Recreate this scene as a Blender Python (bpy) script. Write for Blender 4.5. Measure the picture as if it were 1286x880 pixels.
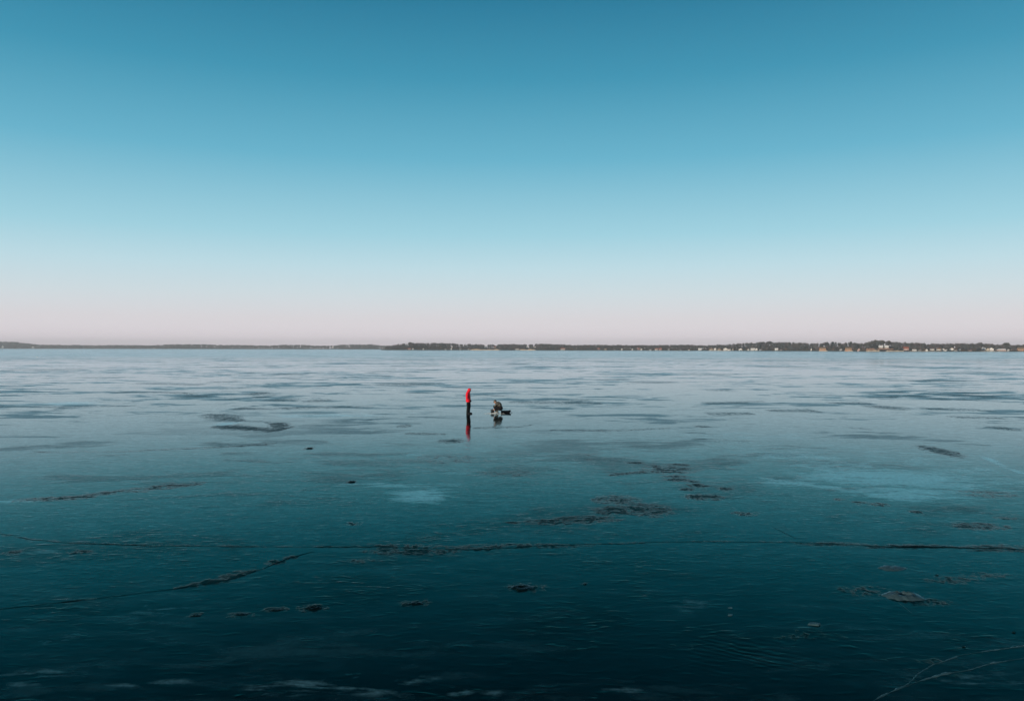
import bpy, math, random
import numpy as np
from mathutils import Vector, Matrix
random.seed(7); rng = np.random.default_rng(7)
for o in list(bpy.data.objects): bpy.data.objects.remove(o)
S = bpy.context.scene
COL = S.collection
R = math.radians

# ------------------------------------------------------------------ camera
CAM_H, FPX, HY0, ROLL = 4.5, 1000.0, 437.3, 0.0011
cam = bpy.data.cameras.new('camera'); co = bpy.data.objects.new('camera', cam); COL.objects.link(co)
cam.sensor_width = 36.0; cam.lens = 36.0*FPX/1286.0
cam.clip_start = 0.1; cam.clip_end = 60000
cam.shift_y = -(440.0-HY0)/1286.0
co.location = (0, 0, CAM_H); co.rotation_euler = (R(90), -ROLL, 0)
S.camera = co
S.render.resolution_x, S.render.resolution_y = 1024, 700

# ------------------------------------------------------------------ sky
SUN_EL, SUN_AZ = 11.0, (-0.74, -0.67)       # low winter sun behind the photographer's left shoulder
def lin(c):
    return tuple(((v/255)/12.92 if v/255 <= 0.04045 else ((v/255+0.055)/1.055)**2.4) for v in c)
W = bpy.data.worlds.new('World'); S.world = W; W.use_nodes = True
nt = W.node_tree; nt.nodes.clear()
N = nt.nodes.new; L = nt.links.new
out = N('ShaderNodeOutputWorld'); bg = N('ShaderNodeBackground'); L(bg.outputs[0], out.inputs[0])
bg.inputs[1].default_value = 0.1
sky = N('ShaderNodeTexSky'); sky.sky_type = 'NISHITA'; sky.sun_disc = False
sky.sun_elevation = R(SUN_EL); sky.sun_rotation = math.atan2(SUN_AZ[0], SUN_AZ[1])
sky.altitude = 0; sky.air_density = 1.0; sky.dust_density = 0.6; sky.ozone_density = 2.0
tc = N('ShaderNodeTexCoord'); sep = N('ShaderNodeSeparateXYZ'); L(tc.outputs['Generated'], sep.inputs[0])
ramp = N('ShaderNodeValToRGB'); L(sep.outputs['Z'], ramp.inputs[0])
SKY = [(0.0, (246,233,241)), (0.012, (240,230,237)), (0.036, (228,224,229)), (0.066, (213,226,232)), (0.10, (193,224,234)),
       (0.14, (162,213,228)), (0.23, (104,181,207)), (0.32, (62,150,181)), (0.40, (38,124,157)), (0.60, (22,82,112)), (1.0, (10,48,72))]
cr = ramp.color_ramp; cr.interpolation = 'LINEAR'
while len(cr.elements) < len(SKY): cr.elements.new(0.5)
for e, (p, c) in zip(cr.elements, SKY): e.position = p; e.color = (*lin(c), 1)
sc = N('ShaderNodeVectorMath'); sc.operation = 'SCALE'; sc.inputs['Scale'].default_value = 10.0; L(ramp.outputs[0], sc.inputs[0])
mx = N('ShaderNodeMix'); mx.data_type = 'RGBA'; mx.inputs[0].default_value = 0.95
L(sky.outputs[0], mx.inputs[6]); L(sc.outputs[0], mx.inputs[7]); L(mx.outputs[2], bg.inputs[0])

# ------------------------------------------------------------------ sun, exposure
sun = bpy.data.lights.new('sun', 'SUN'); so = bpy.data.objects.new('sun', sun); COL.objects.link(so)
sun.energy = 3.6; sun.angle = R(0.5); sun.color = (1.0, 0.83, 0.66)
sv = Vector((SUN_AZ[0]*math.cos(R(SUN_EL)), SUN_AZ[1]*math.cos(R(SUN_EL)), math.sin(R(SUN_EL)))).normalized()
so.rotation_euler = sv.to_track_quat('Z', 'Y').to_euler(); so.location = (-30, -20, 20)
vs = S.view_settings; vs.view_transform = 'Standard'; vs.look = 'None'; vs.exposure = 0; vs.gamma = 1; vs.use_curve_mapping = False

# ------------------------------------------------------------------ helpers
def hy(px): return HY0 + ROLL*(px-643.0)
def ground(px, py):
    d = CAM_H*FPX/(py-hy(px)); return Vector(((px-643.0)*d/FPX, d, 0.0))
def tag(o, label=None, cat=None, group=None, kind=None):
    if label: o['label'] = label
    if cat: o['category'] = cat
    if group: o['group'] = group
    if kind: o['kind'] = kind
    return o
def empty(name, loc=(0,0,0), rz=0.0, label=None, cat=None, group=None):
    o = bpy.data.objects.new(name, None); COL.objects.link(o); o.location = loc; o.rotation_euler = (0,0,rz)
    o.empty_display_size = 0.1
    return tag(o, label, cat, group)
class MB:
    def __init__(s): s.v, s.f = [], []
    def add(s, vs, fs):
        n = len(s.v); s.v += [tuple(v) for v in vs]; s.f += [tuple(i+n for i in f) for f in fs]; return s
    def box(s, c, d, taper=1.0):
        x, y, z = c; a, b, h = d[0]/2, d[1]/2, d[2]/2; t = taper
        return s.add([(x-a,y-b,z-h),(x+a,y-b,z-h),(x+a,y+b,z-h),(x-a,y+b,z-h),(x-a*t,y-b*t,z+h),(x+a*t,y-b*t,z+h),(x+a*t,y+b*t,z+h),(x-a*t,y+b*t,z+h)],
              [(3,2,1,0),(4,5,6,7),(0,1,5,4),(1,2,6,5),(2,3,7,6),(3,0,4,7)])
    def tube(s, pts, rad, seg=10, sy=1.0, caps=True):
        pts = [Vector(p) for p in pts]; n = len(pts)
        if not hasattr(rad, '__len__'): rad = [rad]*n
        vs, fs = [], []; up = None
        for i, p in enumerate(pts):
            t = (pts[min(i+1,n-1)]-pts[max(i-1,0)]).normalized()
            if up is None: up = Vector((0,1,0)) if abs(t.y) < 0.9 else Vector((1,0,0))
            u = (up - t*up.dot(t)).normalized(); w = t.cross(u); up = u
            for k in range(seg):
                a = 2*math.pi*k/seg
                vs.append(p + u*math.cos(a)*rad[i]*sy + w*math.sin(a)*rad[i])
        for i in range(n-1):
            for k in range(seg):
                k2 = (k+1) % seg
                fs.append((i*seg+k, i*seg+k2, (i+1)*seg+k2, (i+1)*seg+k))
        if caps:
            fs.append(tuple(range(seg-1,-1,-1))); fs.append(tuple((n-1)*seg+k for k in range(seg)))
        return s.add(vs, fs)
    def ell(s, c, r, rot=None, nu=14, nv=9):
        vs, fs = [], []; c = Vector(c)
        for j in range(nv+1):
            th = math.pi*j/nv
            for i in range(nu):
                ph = 2*math.pi*i/nu
                p = Vector((r[0]*math.sin(th)*math.cos(ph), r[1]*math.sin(th)*math.sin(ph), r[2]*math.cos(th)))
                if rot is not None: p = rot @ p
                vs.append(c+p)
        for j in range(nv):
            for i in range(nu):
                i2 = (i+1) % nu
                fs.append((j*nu+i, (j+1)*nu+i, (j+1)*nu+i2, j*nu+i2))
        return s.add(vs, fs)
    def limb(s, pts, rad, seg=12):
        s.tube(pts, rad, seg)
        if not hasattr(rad, '__len__'): rad = [rad]*len(pts)
        for p, r in zip(pts, rad): s.ell(p, (r*0.985,)*3, nu=12, nv=8)
        return s
    def build(s, name, mat, parent=None, smooth=False):
        me = bpy.data.meshes.new(name); me.from_pydata(s.v, [], s.f); me.validate(); me.update()
        if mat: me.materials.append(mat)
        if smooth: me.polygons.foreach_set('use_smooth', [True]*len(me.polygons))
        o = bpy.data.objects.new(name, me); COL.objects.link(o); o.parent = parent
        return o
def fuse(o, voxel, smooth=4):
    m = o.modifiers.new('fuse', 'REMESH'); m.mode = 'VOXEL'; m.voxel_size = voxel; m.use_smooth_shade = True
    k = o.modifiers.new('soften', 'SMOOTH'); k.iterations = smooth; k.factor = 0.5
    return o
def big_mesh(name, v, f, mat, kind=None, parent=None):
    v = np.asarray(v, np.float32); f = np.asarray(f, np.int32)
    me = bpy.data.meshes.new(name); k = f.shape[1]
    me.vertices.add(len(v)); me.vertices.foreach_set('co', v.ravel())
    me.loops.add(f.size); me.loops.foreach_set('vertex_index', f.ravel())
    me.polygons.add(len(f)); me.polygons.foreach_set('loop_start', np.arange(0, f.size, k, dtype=np.int32))
    me.polygons.foreach_set('loop_total', np.full(len(f), k, np.int32))
    me.update(calc_edges=True); me.materials.append(mat)
    o = bpy.data.objects.new(name, me); COL.objects.link(o); o.parent = parent
    if kind: o['kind'] = kind
    return o
def attr(o, name, a):
    at = o.data.attributes.new(name, 'FLOAT', 'POINT'); at.data.foreach_set('value', np.asarray(a, np.float32))
def colattr(o, name, a):
    at = o.data.attributes.new(name, 'FLOAT_COLOR', 'POINT'); at.data.foreach_set('color', np.asarray(a, np.float32).ravel())

class Mat:
    def __init__(s, name):
        s.m = bpy.data.materials.new(name); s.m.use_nodes = True; s.t = s.m.node_tree; s.t.nodes.clear()
        s.o = s.n('ShaderNodeOutputMaterial'); s.p = s.n('ShaderNodeBsdfPrincipled'); s.l(s.p.outputs[0], s.o.inputs[0])
    def n(s, k, **kw):
        x = s.t.nodes.new(k)
        for a, b in kw.items(): setattr(x, a, b)
        return x
    def l(s, a, b): s.t.links.new(a, b)
    def inp(s, sock, v):
        if hasattr(v, 'is_output') or isinstance(v, bpy.types.NodeSocket): s.l(v, sock)
        else: sock.default_value = v
    def math(s, op, a, b=0.0, c=None, clamp=False):
        x = s.n('ShaderNodeMath', operation=op, use_clamp=clamp); s.inp(x.inputs[0], a); s.inp(x.inputs[1], b)
        if c is not None: s.inp(x.inputs[2], c)
        return x.outputs[0]
    def noise(s, vec, scale, detail=4.0, rough=0.55, dist=0.0):
        x = s.n('ShaderNodeTexNoise'); s.l(vec, x.inputs['Vector']); x.inputs['Scale'].default_value = scale
        x.inputs['Detail'].default_value = detail; x.inputs['Roughness'].default_value = rough; x.inputs['Distortion'].default_value = dist
        return x.outputs['Fac']
    def step(s, v, a, b):
        x = s.n('ShaderNodeMapRange', interpolation_type='SMOOTHSTEP'); s.inp(x.inputs[0], v); s.inp(x.inputs[1], a); s.inp(x.inputs[2], b)
        return x.outputs[0]
    def mixc(s, f, a, b):
        x = s.n('ShaderNodeMix', data_type='RGBA'); s.inp(x.inputs[0], f)
        s.inp(x.inputs[6], a if not isinstance(a, tuple) else (*a[:3], 1)); s.inp(x.inputs[7], b if not isinstance(b, tuple) else (*b[:3], 1))
        return x.outputs[2]
    def mixf(s, f, a, b):
        x = s.n('ShaderNodeMix', data_type='FLOAT'); s.inp(x.inputs[0], f); s.inp(x.inputs[2], a); s.inp(x.inputs[3], b)
        return x.outputs[0]
    def scale(s, vec, sc):
        x = s.n('ShaderNodeMapping'); s.l(vec, x.inputs[0]); x.inputs['Scale'].default_value = sc; return x.outputs[0]
    def attr(s, name, color=False):
        x = s.n('ShaderNodeAttribute', attribute_name=name); return x.outputs['Color' if color else 'Fac']
    def pos(s): return s.n('ShaderNodeTexCoord').outputs['Object']
    def bump(s, h, strength=1.0, dist=1.0, prev=None):
        b = s.n('ShaderNodeBump'); s.inp(b.inputs['Strength'], strength); b.inputs['Distance'].default_value = dist; s.l(h, b.inputs['Height'])
        if prev is not None: s.l(prev, b.inputs['Normal'])
        return b.outputs[0]
    def set(s, **kw):
        for k, v in kw.items():
            k = {'color':'Base Color','rough':'Roughness','spec':'Specular IOR Level','ior':'IOR','normal':'Normal','sss':'Subsurface Weight'}[k]
            s.inp(s.p.inputs[k], (*v[:3], 1) if isinstance(v, tuple) else v)
        return s.m
def simple(name, c, rough=0.7, spec=0.3, var=0.25, sc=8.0, bump=0.0):
    m = Mat(name); p = m.pos(); n = m.noise(p, sc, 5)
    lo = tuple(x*(1-var) for x in c); hi = tuple(min(1, x*(1+var)) for x in c)
    m.set(color=m.mixc(n, lo, hi), rough=rough, spec=spec)
    if bump: m.set(normal=m.bump(m.noise(p, sc*3, 4), 0.6, bump))
    return m.m

# ================================================================== THE FROZEN LAKE
# dark, pitted melt patches: (px, py, rx, ry, weight) read off the photograph and laid on the ground plane in metres
DARK = [(1160,560.5,9,1.8,.85),(1170,563,12,3,.95),(1181,566.5,13,3.8,1.05),(1192,570,11,3,.95),(1201,573,7,1.6,.8),(325,494,12,1.6,.8),(355,502,20,1.8,.7),(400,503,16,1.8,.7),(510,482,36,1.6,.8),(508,535,8,2,.7),(567,553.5,13,2.2,1.0),
 (557,576,40,6,.45),(640,595,50,6,.35),(735,570,15,1.4,.8),(740,577,5,1,.8),(799,581,8,1.4,1),(822,585,7,1.4,1),(853,583.5,10,1.6,1),
 (839,589.5,28,4.2,1),(848,598,13,1.3,1),(849,602,12,2.1,1),(869,603.5,9,1.5,1),(876,609,11,2.1,1.1),(863,614.5,8,1.5,1),(883,624,19,3.3,1.1),
 (912,613.5,8,1.4,.9),(934,645,12,2.3,1.15),(774,627,24,5,.85),(808,640,30,7,.98),(775,641,24,5,.88),(740,652,34,4,.92),(690,655,28,3,.82),(645,656,9,1.2,.8),
 (1113,511.5,20,2.6,.8),(1262,538,14,2.6,.65),(882,535.5,9,1.2,.9),(1240,620,34,5,.45),(1103,633,10,2,1),(1080,631,8,1.5,.9),(1053,627,6,1.2,.9),
 (1150,642.5,7,1.5,.8),(1230,661,32,4.5,.66),(1262,650,12,2,.6),(510,686,42,2.6,.95),(520,692,48,4,.8),(600,688,34,2.8,.85),(665,685,62,2.6,.8),
 (1040,683,38,2.4,.75),(1140,686,62,2.6,.75),(1260,688,44,4,.85),(345,706,10,2.6,.95),(365,700,8,2.2,.95),(247,772,10,2.6,.8),(302,772,18,3,.75),
 (348,765,14,3,.85),(393,763,15,4,1.0),(523,757,16,4,.95),(658,738,24,5.5,.95),(441,605,5,1.3,.9),(388,563,6,1.6,.9),(15,693,10,2,.8),(100,693,13,2,.75),
 (445,657,9,2,.8),(735,733,4,1.2,.8),(452,704,22,3,.45),(1090,742,34,6,.55),(1165,756,26,4,.7),(1195,728,40,5,.45),(1240,722,36,4,.4),
 (1010,798,60,8,.35),(860,812,50,8,.3),(1175,830,26,4,.45),(1195,846,14,3,.55),(905,490,18,1.4,.6),(820,480,30,1.3,.7),(1215,468,40,1.0,.6),(700,505,40,2.4,.6),(725,503,18,2.4,.6),
 (60,464,60,1.0,.6),(130,474,30,.9,.6),(365,470,22,.9,.7),(280,461,22,.8,.6),(1130,460,16,.9,.7),(770,477,26,.9,.5),(480,466,30,.8,.5),(1170,478,50,1.1,.7),(890,470,40,.9,.6),(985,461,40,.8,.6),(650,457,14,.7,.8)]
DLINE = [[(255,520.5,1.4,.7),(272,522.5,2.6,1.0),(290,525.5,2.8,1.0),(304,528.5,1.2,.8)],[(304,528.5,.7,.6),(330,529.5,.6,.6),(343,531.5,1.0,.9)],[(268,535,1.2,1.1),(290,536,2.2,1.3),(320,538.5,1.8,1.35),(345,539.7,2.2,1.4),(358,538.2,2.6,1.4),(368,536.6,1.0,1.1)],[(341,531.6,1.2,1.2),(349,533.5,2.6,1.4),(354,536.5,3.0,1.4)],[(292,534,1.6,.9),(312,535.5,1.2,.8)],
 [(297,512.5,1.6,.9),(330,513.5,1,.8),(380,512,1.6,.85),(430,511,1.2,.8),(470,511,1.0,.6)],[(150,492,1,.6),(220,493,1,.7),(245,495,1,.7)],[(225,498.5,1.5,.8),(265,496.5,1.2,.7)],
 [(0,510,1.2,.6),(80,511,1.2,.7),(170,509.5,1,.6)],[(20,628,2,.7),(85,625,2.6,.95),(118,621,4.5,1.0),(160,615.5,2.6,.95),(200,612,4,1.0),(255,607,2,.7)],
 [(40,568,1.4,.45),(150,567,1.2,.5),(260,562,1.2,.55),(345,557,1.5,.65)],[(510,544,1.2,.7),(560,545,1,.6)],[(594,537.5,1.0,.62),(625,536.5,1.4,.72),(650,536,1.2,.7),(668,533.5,1.0,.55)],
 [(690,540,1,.5),(760,541,1.5,.55),(842,537.5,1,.5)],[(765,596,1.2,.9),(785,594.5,1.2,.9),(811,591.5,1.6,.9)],
 [(1040,506,1.2,.7),(1092,506,1.6,.8)],[(1160,513,1.6,.8),(1240,515,1.6,.8)],[(890,520,2,.85),(945,519,1.4,.8)],[(965,515.5,1.2,.8),(1025,515.5,1.8,.95)],[(1195,523.5,1.4,.8),(1262,525,1.4,.8)],
 [(884,506,1.4,.7),(960,504,1,.6)],[(1065,536.5,1,.8),(1092,539,1,.8)],[(490,460,.7,.6),(560,459,.7,.6)],[(596,496,.8,.6),(640,497,.8,.6)],[(640,505,1.2,.6),(755,506.5,1.2,.75)],
 [(222,738,2.6,1.0),(255,732.5,4.2,1.1),(290,724,6,1.1),(322,716,2,1.0)],[(170,481,.9,.7),(255,483,.9,.7)],[(262,480,1.2,.7),(300,479,.9,.7)]]
MAIN = [(-160,648),(-60,664),(0,670),(40,677),(90,681),(160,684),(250,685),(330,686),(430,686),(480,685.5),(540,688),(600,689),(640,687),(700,684),(780,682),(860,680),(930,679.5),(1000,681),(1060,684),(1130,686),(1200,687),(1286,690),(1400,694)]
SECOND = [(-80,774),(-10,766),(60,758),(150,748),(230,738),(290,727),(330,714),(368,698)]
PALE1 = [(1090,884),(1125,866),(1140,858),(1152,846),(1172,834),(1205,823),(1235,818),(1260,815),(1286,811),(1360,800)]
PALE2 = [(1125,866),(1155,855),(1185,846),(1215,841),(1250,832),(1286,826),(1360,812)]
DLINE += [[(x,y,1.5,.40) for x,y in MAIN], [(x,y,.8,.32) for x,y in SECOND]]
PALE = [(1000,572,70,6,.55),(1090,575,120,14,.42),(1230,605,70,12,.5),(930,560,90,8,.35),(1050,584,60,6,.65),(1110,600,95,10,.95),(1140,620,72,9,.9),(1225,592,44,6,.6),(1190,609,66,6,.7),(985,606,34,4,.8),(960,547,120,5,.45),
 (1060,560,60,4,.4),(530,622,36,7.5,1.0),(495,609,64,2.6,.7),(545,592,42,4,.5),(522,570,13,2.4,.6),(285,532,13,2.6,.9),(410,522,74,2.6,.7),(75,507,46,3,.8),(20,629,34,2.4,.7),
 (470,857,70,14,0.46),(380,862,70,11,0.45),(560,870,60,8,0.46),(185,856,54,6,0.38),(30,850,50,10,0.38),(70,806,80,14,0.29),(195,765,54,9,0.28),(1255,860,66,20,0.30),(1170,852,44,9,0.28),
 (870,760,34,11,0.23),(780,866,28,4,0.37),(1235,840,64,7,0.28),(225,690,70,5,0.23),(60,692,40,4,0.28),(1160,700,60,6,0.23),(450,520,40,2,0.37),(1290,560,60,5,0.37),(165,660,90,8,.25),(640,640,80,6,.2)]
PLINE = [[(955,600,2,.8),(1005,607,3,.9),(1060,614,3,.8)],[(1238,574,2,.9),(1262,586,3,.95),(1290,596,3,.9)],[(1010,586,2,.7),(1060,594,2.4,.8),(1150,596,2.5,.7)]]

def field(X, Y, blobs, lines):
    F = np.zeros_like(X)
    for px, py, rx, ry, w in blobs:
        g = ground(px, py); d = g.y; a = rx*d/FPX; b = max(ry*d*d/(CAM_H*FPX), 0.02)
        a *= 1.12; b *= 1.12; q = ((X-g.x)/a)**2 + ((Y-g.y)/b)**2
        m = q < 9; F[m] = np.maximum(F[m], w*np.exp(-0.7*q[m]**1.3))
    for ln in lines:
        for (x0,y0,w0,s0), (x1,y1,w1,s1) in zip(ln[:-1], ln[1:]):
            A, B = ground(x0,y0), ground(x1,y1)
            k = 0.5*(A.y+B.y)/CAM_H                    # the band's depth on the ground, foreshortened
            pad = max(w0,w1)*A.y*A.y/(CAM_H*FPX)*3+.5
            m = (X > min(A.x,B.x)-pad) & (X < max(A.x,B.x)+pad) & (Y > min(A.y,B.y)-pad) & (Y < max(A.y,B.y)+pad)
            if not m.any(): continue
            x = X[m]; y = Y[m]/k
            ax, ay, bx, by = A.x, A.y/k, B.x, B.y/k
            t = np.clip(((x-ax)*(bx-ax)+(y-ay)*(by-ay))/((bx-ax)**2+(by-ay)**2+1e-9), 0, 1)
            dd = np.hypot(x-(ax+t*(bx-ax)), y-(ay+t*(by-ay)))
            ww = 1.15*(w0+t*(w1-w0))*A.y/FPX; ss = .88*(s0+t*(s1-s0))
            F[m] = np.maximum(F[m], ss*np.exp(-0.7*((dd/ww)**2)**1.3))
    return F

rows = [-120, -60, -20, 0, 3, 6, 8, 9.2] + [CAM_H*FPX/(p-HY0) for p in np.arange(900, 452, -0.9)]
y = rows[-1]
while y < 5900: y *= 1.12; rows.append(min(y, 5900.0))
rows = np.array(rows)
us = np.concatenate([[-1.5,-1.2,-1.0,-.9], np.linspace(-.80,.80,620), [.9,1.0,1.2,1.5]])
half = np.where(rows < 60, 60.0, rows)*0 + np.maximum(np.abs(rows), 9.0)
half = np.where(rows < 8, np.interp(rows, [-120, 8], [120, 9.0]), half)
half = np.minimum(half, 4600)
X = half[:,None]*us[None,:]; Y = np.repeat(rows[:,None], len(us), 1)
far_x = X.copy()
XX, YY = X.ravel(), Y.ravel()
nr, nc = X.shape
idx = np.arange(nr*nc).reshape(nr, nc)
faces = np.stack([idx[:-1,:-1], idx[:-1,1:], idx[1:,1:], idx[1:,:-1]], -1).reshape(-1,4)
F_dark = field(XX, YY, DARK, DLINE); F_pale = field(XX, YY, PALE, PLINE)
ripple = np.clip(np.interp(YY, [0, 12, 30, 60, 120], [1.0, 1.0, .75, .12, .012]), 0, 1)

TINT0, TINT90 = (.04,.92,.925), (.80,.945,1.0)     # reflection tint facing the surface and at grazing
def ice_shader(m, body, rough, normal, ior=1.15, k=None):
    """dark clear body under a glossy skin that takes over towards grazing angles"""
    m.t.nodes.remove(m.p)
    df = m.n('ShaderNodeBsdfDiffuse'); m.inp(df.inputs['Color'], (*body, 1) if isinstance(body, tuple) else body)
    gl = m.n('ShaderNodeBsdfGlossy'); m.inp(gl.inputs['Roughness'], rough)
    fr = m.n('ShaderNodeFresnel'); m.inp(fr.inputs['IOR'], ior)
    m.l(m.mixc(m.step(fr.outputs[0], .0, .42), TINT0, TINT90), gl.inputs['Color'])
    for x in (df, gl, fr): m.l(normal, x.inputs['Normal'])
    f = fr.outputs[0] if k is None else m.math('MULTIPLY', fr.outputs[0], k)
    mx = m.n('ShaderNodeMixShader'); m.l(f, mx.inputs[0]); m.l(df.outputs[0], mx.inputs[1]); m.l(gl.outputs[0], mx.inputs[2]); m.l(mx.outputs[0], m.o.inputs[0])
    return m.m
m = Mat('lake_ice'); P = m.pos()
aD, aP, aR, aW, aC = m.attr('melt'), m.attr('frost'), m.attr('ripple'), m.attr('waves'), m.math('SUBTRACT', 1.0, m.attr('calm'))
def cen(n, g): return m.math('MULTIPLY', m.math('SUBTRACT', n, .5), g)
big = m.noise(m.scale(P, (.030,.042,1)), 1.0, 10.0, .58, .7)        # drifts tens of metres wide, down to hand size
mid = m.noise(m.scale(P, (.26,.36,1)), 1.0, 7.0, .62, .5)
grain = m.noise(m.scale(P, (3.0,2.4,1)), 1.0, 5.0, .65)
speck = m.noise(m.scale(P, (9.0,6.0,1)), 1.0, 4.0, .7)
rid = m.noise(m.scale(P, (3.2,6.5,1)), 1.0, 2.5, .5, .8)
ed = m.math('ADD', m.math('ADD', cen(mid, 1.1), cen(grain, 2.6)), cen(speck, 3.8))
streak = m.noise(m.scale(P, (1.1,4.5,1)), 1.0, 5.0, .7, .3)
MD0 = m.step(m.math('ADD', m.math('MULTIPLY', aD, .80), m.math('MULTIPLY', m.math('ADD', ed, cen(streak, 1.6)), m.step(aD, .03, .45))), .25, .86)
MD = m.math('MULTIPLY', MD0, m.mixf(m.step(m.math('ADD', streak, cen(speck, 1.0)), .36, .62), 1.0, .72))
wsum = m.math('ADD', m.math('ADD', big, cen(mid, .9)), cen(m.noise(m.scale(P, (.09,.22,1)), 1.0, 6.0, .62, .8), 1.1))
sp = m.n('ShaderNodeSeparateXYZ'); m.l(P, sp.inputs[0])
farw = m.step(sp.outputs[1], 200.0, 480.0)
wide = m.math('MULTIPLY', m.math('MAXIMUM', m.math('MULTIPLY', m.step(wsum, .505, .66), m.mixf(m.step(sp.outputs[1], 16.0, 50.0), .55, 1.0)), m.math('MULTIPLY', farw, .42)), aC)                                         # dull, wind-roughened ice
flecks = m.math('MULTIPLY', m.step(m.math('ADD', mid, m.math('ADD', cen(big, .9), cen(grain, .5))), .62, .74), m.math('MULTIPLY', aC, m.mixf(m.step(sp.outputs[1], 22.0, 58.0), .2, .5)))
MT = m.math('MAXIMUM', MD, flecks)
frn = m.noise(m.scale(P, (.34,.80,1)), 1.0, 8.0, .60, 1.4)
frs = m.noise(m.scale(P, (.9,3.2,1)), 1.0, 6.0, .66, .6)
FR = m.step(m.math('ADD', m.math('MULTIPLY', aP, .9), m.math('MULTIPLY', m.math('ADD', cen(frn, 2.4), m.math('ADD', cen(frs, 1.9), cen(grain, .6))), m.step(aP, .03, .3))), .20, .72)
FR = m.math('MULTIPLY', FR, m.math('MULTIPLY', m.math('SUBTRACT', 1.0, MD), m.math('MINIMUM', m.math('MULTIPLY', m.math('POWER', aP, 1.1), 1.2), 1.0)))
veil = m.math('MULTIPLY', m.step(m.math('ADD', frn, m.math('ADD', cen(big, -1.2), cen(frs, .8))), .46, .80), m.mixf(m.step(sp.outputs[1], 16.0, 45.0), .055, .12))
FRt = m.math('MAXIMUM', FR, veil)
body = m.mixc(big, (.0001,.0012,.0016), (.0002,.0024,.0032))
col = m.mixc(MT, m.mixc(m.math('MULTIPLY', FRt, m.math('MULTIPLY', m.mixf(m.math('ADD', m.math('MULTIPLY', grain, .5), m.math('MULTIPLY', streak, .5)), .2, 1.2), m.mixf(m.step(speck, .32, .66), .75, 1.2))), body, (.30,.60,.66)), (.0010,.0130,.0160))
rough = m.mixf(wide, .052, m.mixf(m.step(sp.outputs[1], 15.0, 60.0), .13, .25))
rough = m.mixf(FRt, rough, .18); rough = m.mixf(MT, rough, .30)
wv = m.math('SINE', m.math('ADD', m.math('ADD', m.math('MULTIPLY', sp.outputs[0], .55*37), m.math('MULTIPLY', sp.outputs[1], .84*37)), m.math('MULTIPLY', mid, 40)))
hb = m.math('ADD', m.math('MULTIPLY', grain, .45), m.math('MULTIPLY', m.step(rid, .48, .84), .48))
hb = m.math('MULTIPLY', hb, m.math('MULTIPLY', aR, m.mixf(wide, .35, 1.0)))
hb = m.math('ADD', hb, m.math('MULTIPLY', wv, m.math('MULTIPLY', aW, m.math('MULTIPLY', m.step(mid, .42, .6), .11))))
hb = m.math('ADD', hb, m.math('MULTIPLY', m.math('MULTIPLY', MT, speck), m.mixf(aR, .15, .45)))
n1 = m.bump(hb, 1.0, .015)
ice_shader(m, col, rough, n1, 1.108, m.math('MULTIPLY', m.math('MULTIPLY', m.mixf(wide, 1.05, .72), m.math('ADD', 1.0, m.math('ADD', m.math('ADD', cen(speck, .55), cen(grain, .45)), cen(frs, .6)))), m.mixf(MT, 1.0, .06)))
ICE_MAT = m.m
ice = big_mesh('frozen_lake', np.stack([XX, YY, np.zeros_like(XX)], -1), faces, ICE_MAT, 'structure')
attr(ice, 'melt', F_dark); attr(ice, 'frost', F_pale); attr(ice, 'ripple', ripple); attr(ice, 'calm', field(XX, YY, [(592,540,70,26,.95),(626,532,60,18,.9),(312,532,90,12,.9)], [])); attr(ice, 'waves', field(XX, YY, [(920,832,100,30,1.0),(1060,800,60,14,.5)], []))
tag(ice, 'dark teal lake ice with dull patches, streaks and frost reaching the far shore')

# cracks: real lips and grooves standing on the sheet
def dens(pts, stepm):
    out = []
    for a, b in zip(pts[:-1], pts[1:]):
        n = max(1, int((b-a).length/stepm))
        out += [a.lerp(b, k/n) for k in range(n)]
    return out+[pts[-1]]
def crack(pix, wid, lift, mat, step=.09, jit=.05, name='crack', gap=True):
    pts = dens([ground(*p) for p in pix], step); n = len(pts)
    ph = rng.normal(0, 1, n); ph = np.convolve(rng.normal(0,1,n+40), np.ones(9)/9*1.6, 'same')[20:20+n]; wv = np.abs(np.convolve(rng.normal(0,1,n+40), np.ones(23)/23, 'same'))[20:20+n]*3.0*(.4+np.abs(np.convolve(rng.normal(0,1,n+40), np.ones(5)/5, 'same'))[20:20+n])+.02
    on = np.convolve(rng.normal(0,1,n+200), np.ones(17)/17*4.1, 'same')[100:100+n]; wv *= np.clip(on*1.8+.40, .03, 1.2)
    vs, fs = [], []
    prof = [(-1,.0),(-.62,.55),(-.30,1.0),(-.08,.12),(.08,.12),(.30,.8),(.66,.45),(1,.0)] if gap else [(-1,.0),(-.5,.7),(0,1.0),(.5,.7),(1,0)]
    for i, p in enumerate(pts):
        t = (pts[min(i+1,n-1)]-pts[max(i-1,0)]).normalized(); s = Vector((-t.y, t.x, 0))
        e = min(1, i/8, (n-1-i)/8)
        c = p + s*ph[i]*jit
        for q, h in prof:
            vs.append((c.x+s.x*q*wid*wv[i]*max(e,.05), c.y+s.y*q*wid*wv[i]*max(e,.05), .004 + h*lift*wv[i]*e*(1+.35*rng.normal()) if 0 < h else -.002))
    k = len(prof)
    for i in range(n-1):
        for j in range(k-1): fs.append((i*k+j+1, i*k+j, (i+1)*k+j, (i+1)*k+j+1))
    mb = MB(); mb.add(vs, fs)
    return mb.build(name, mat, ice, smooth=True)
def icy(name, c0, c1, rough, sc=8, bump=.01, ior=1.12, k=.8):
    q = Mat(name); p = q.pos(); nn = q.noise(p, sc, 6, .68)
    return ice_shader(q, q.mixc(nn, c0, c1), rough, q.bump(q.noise(p, sc*3, 4), .8, bump), ior, q.math('ADD', k, 0.0))
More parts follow.
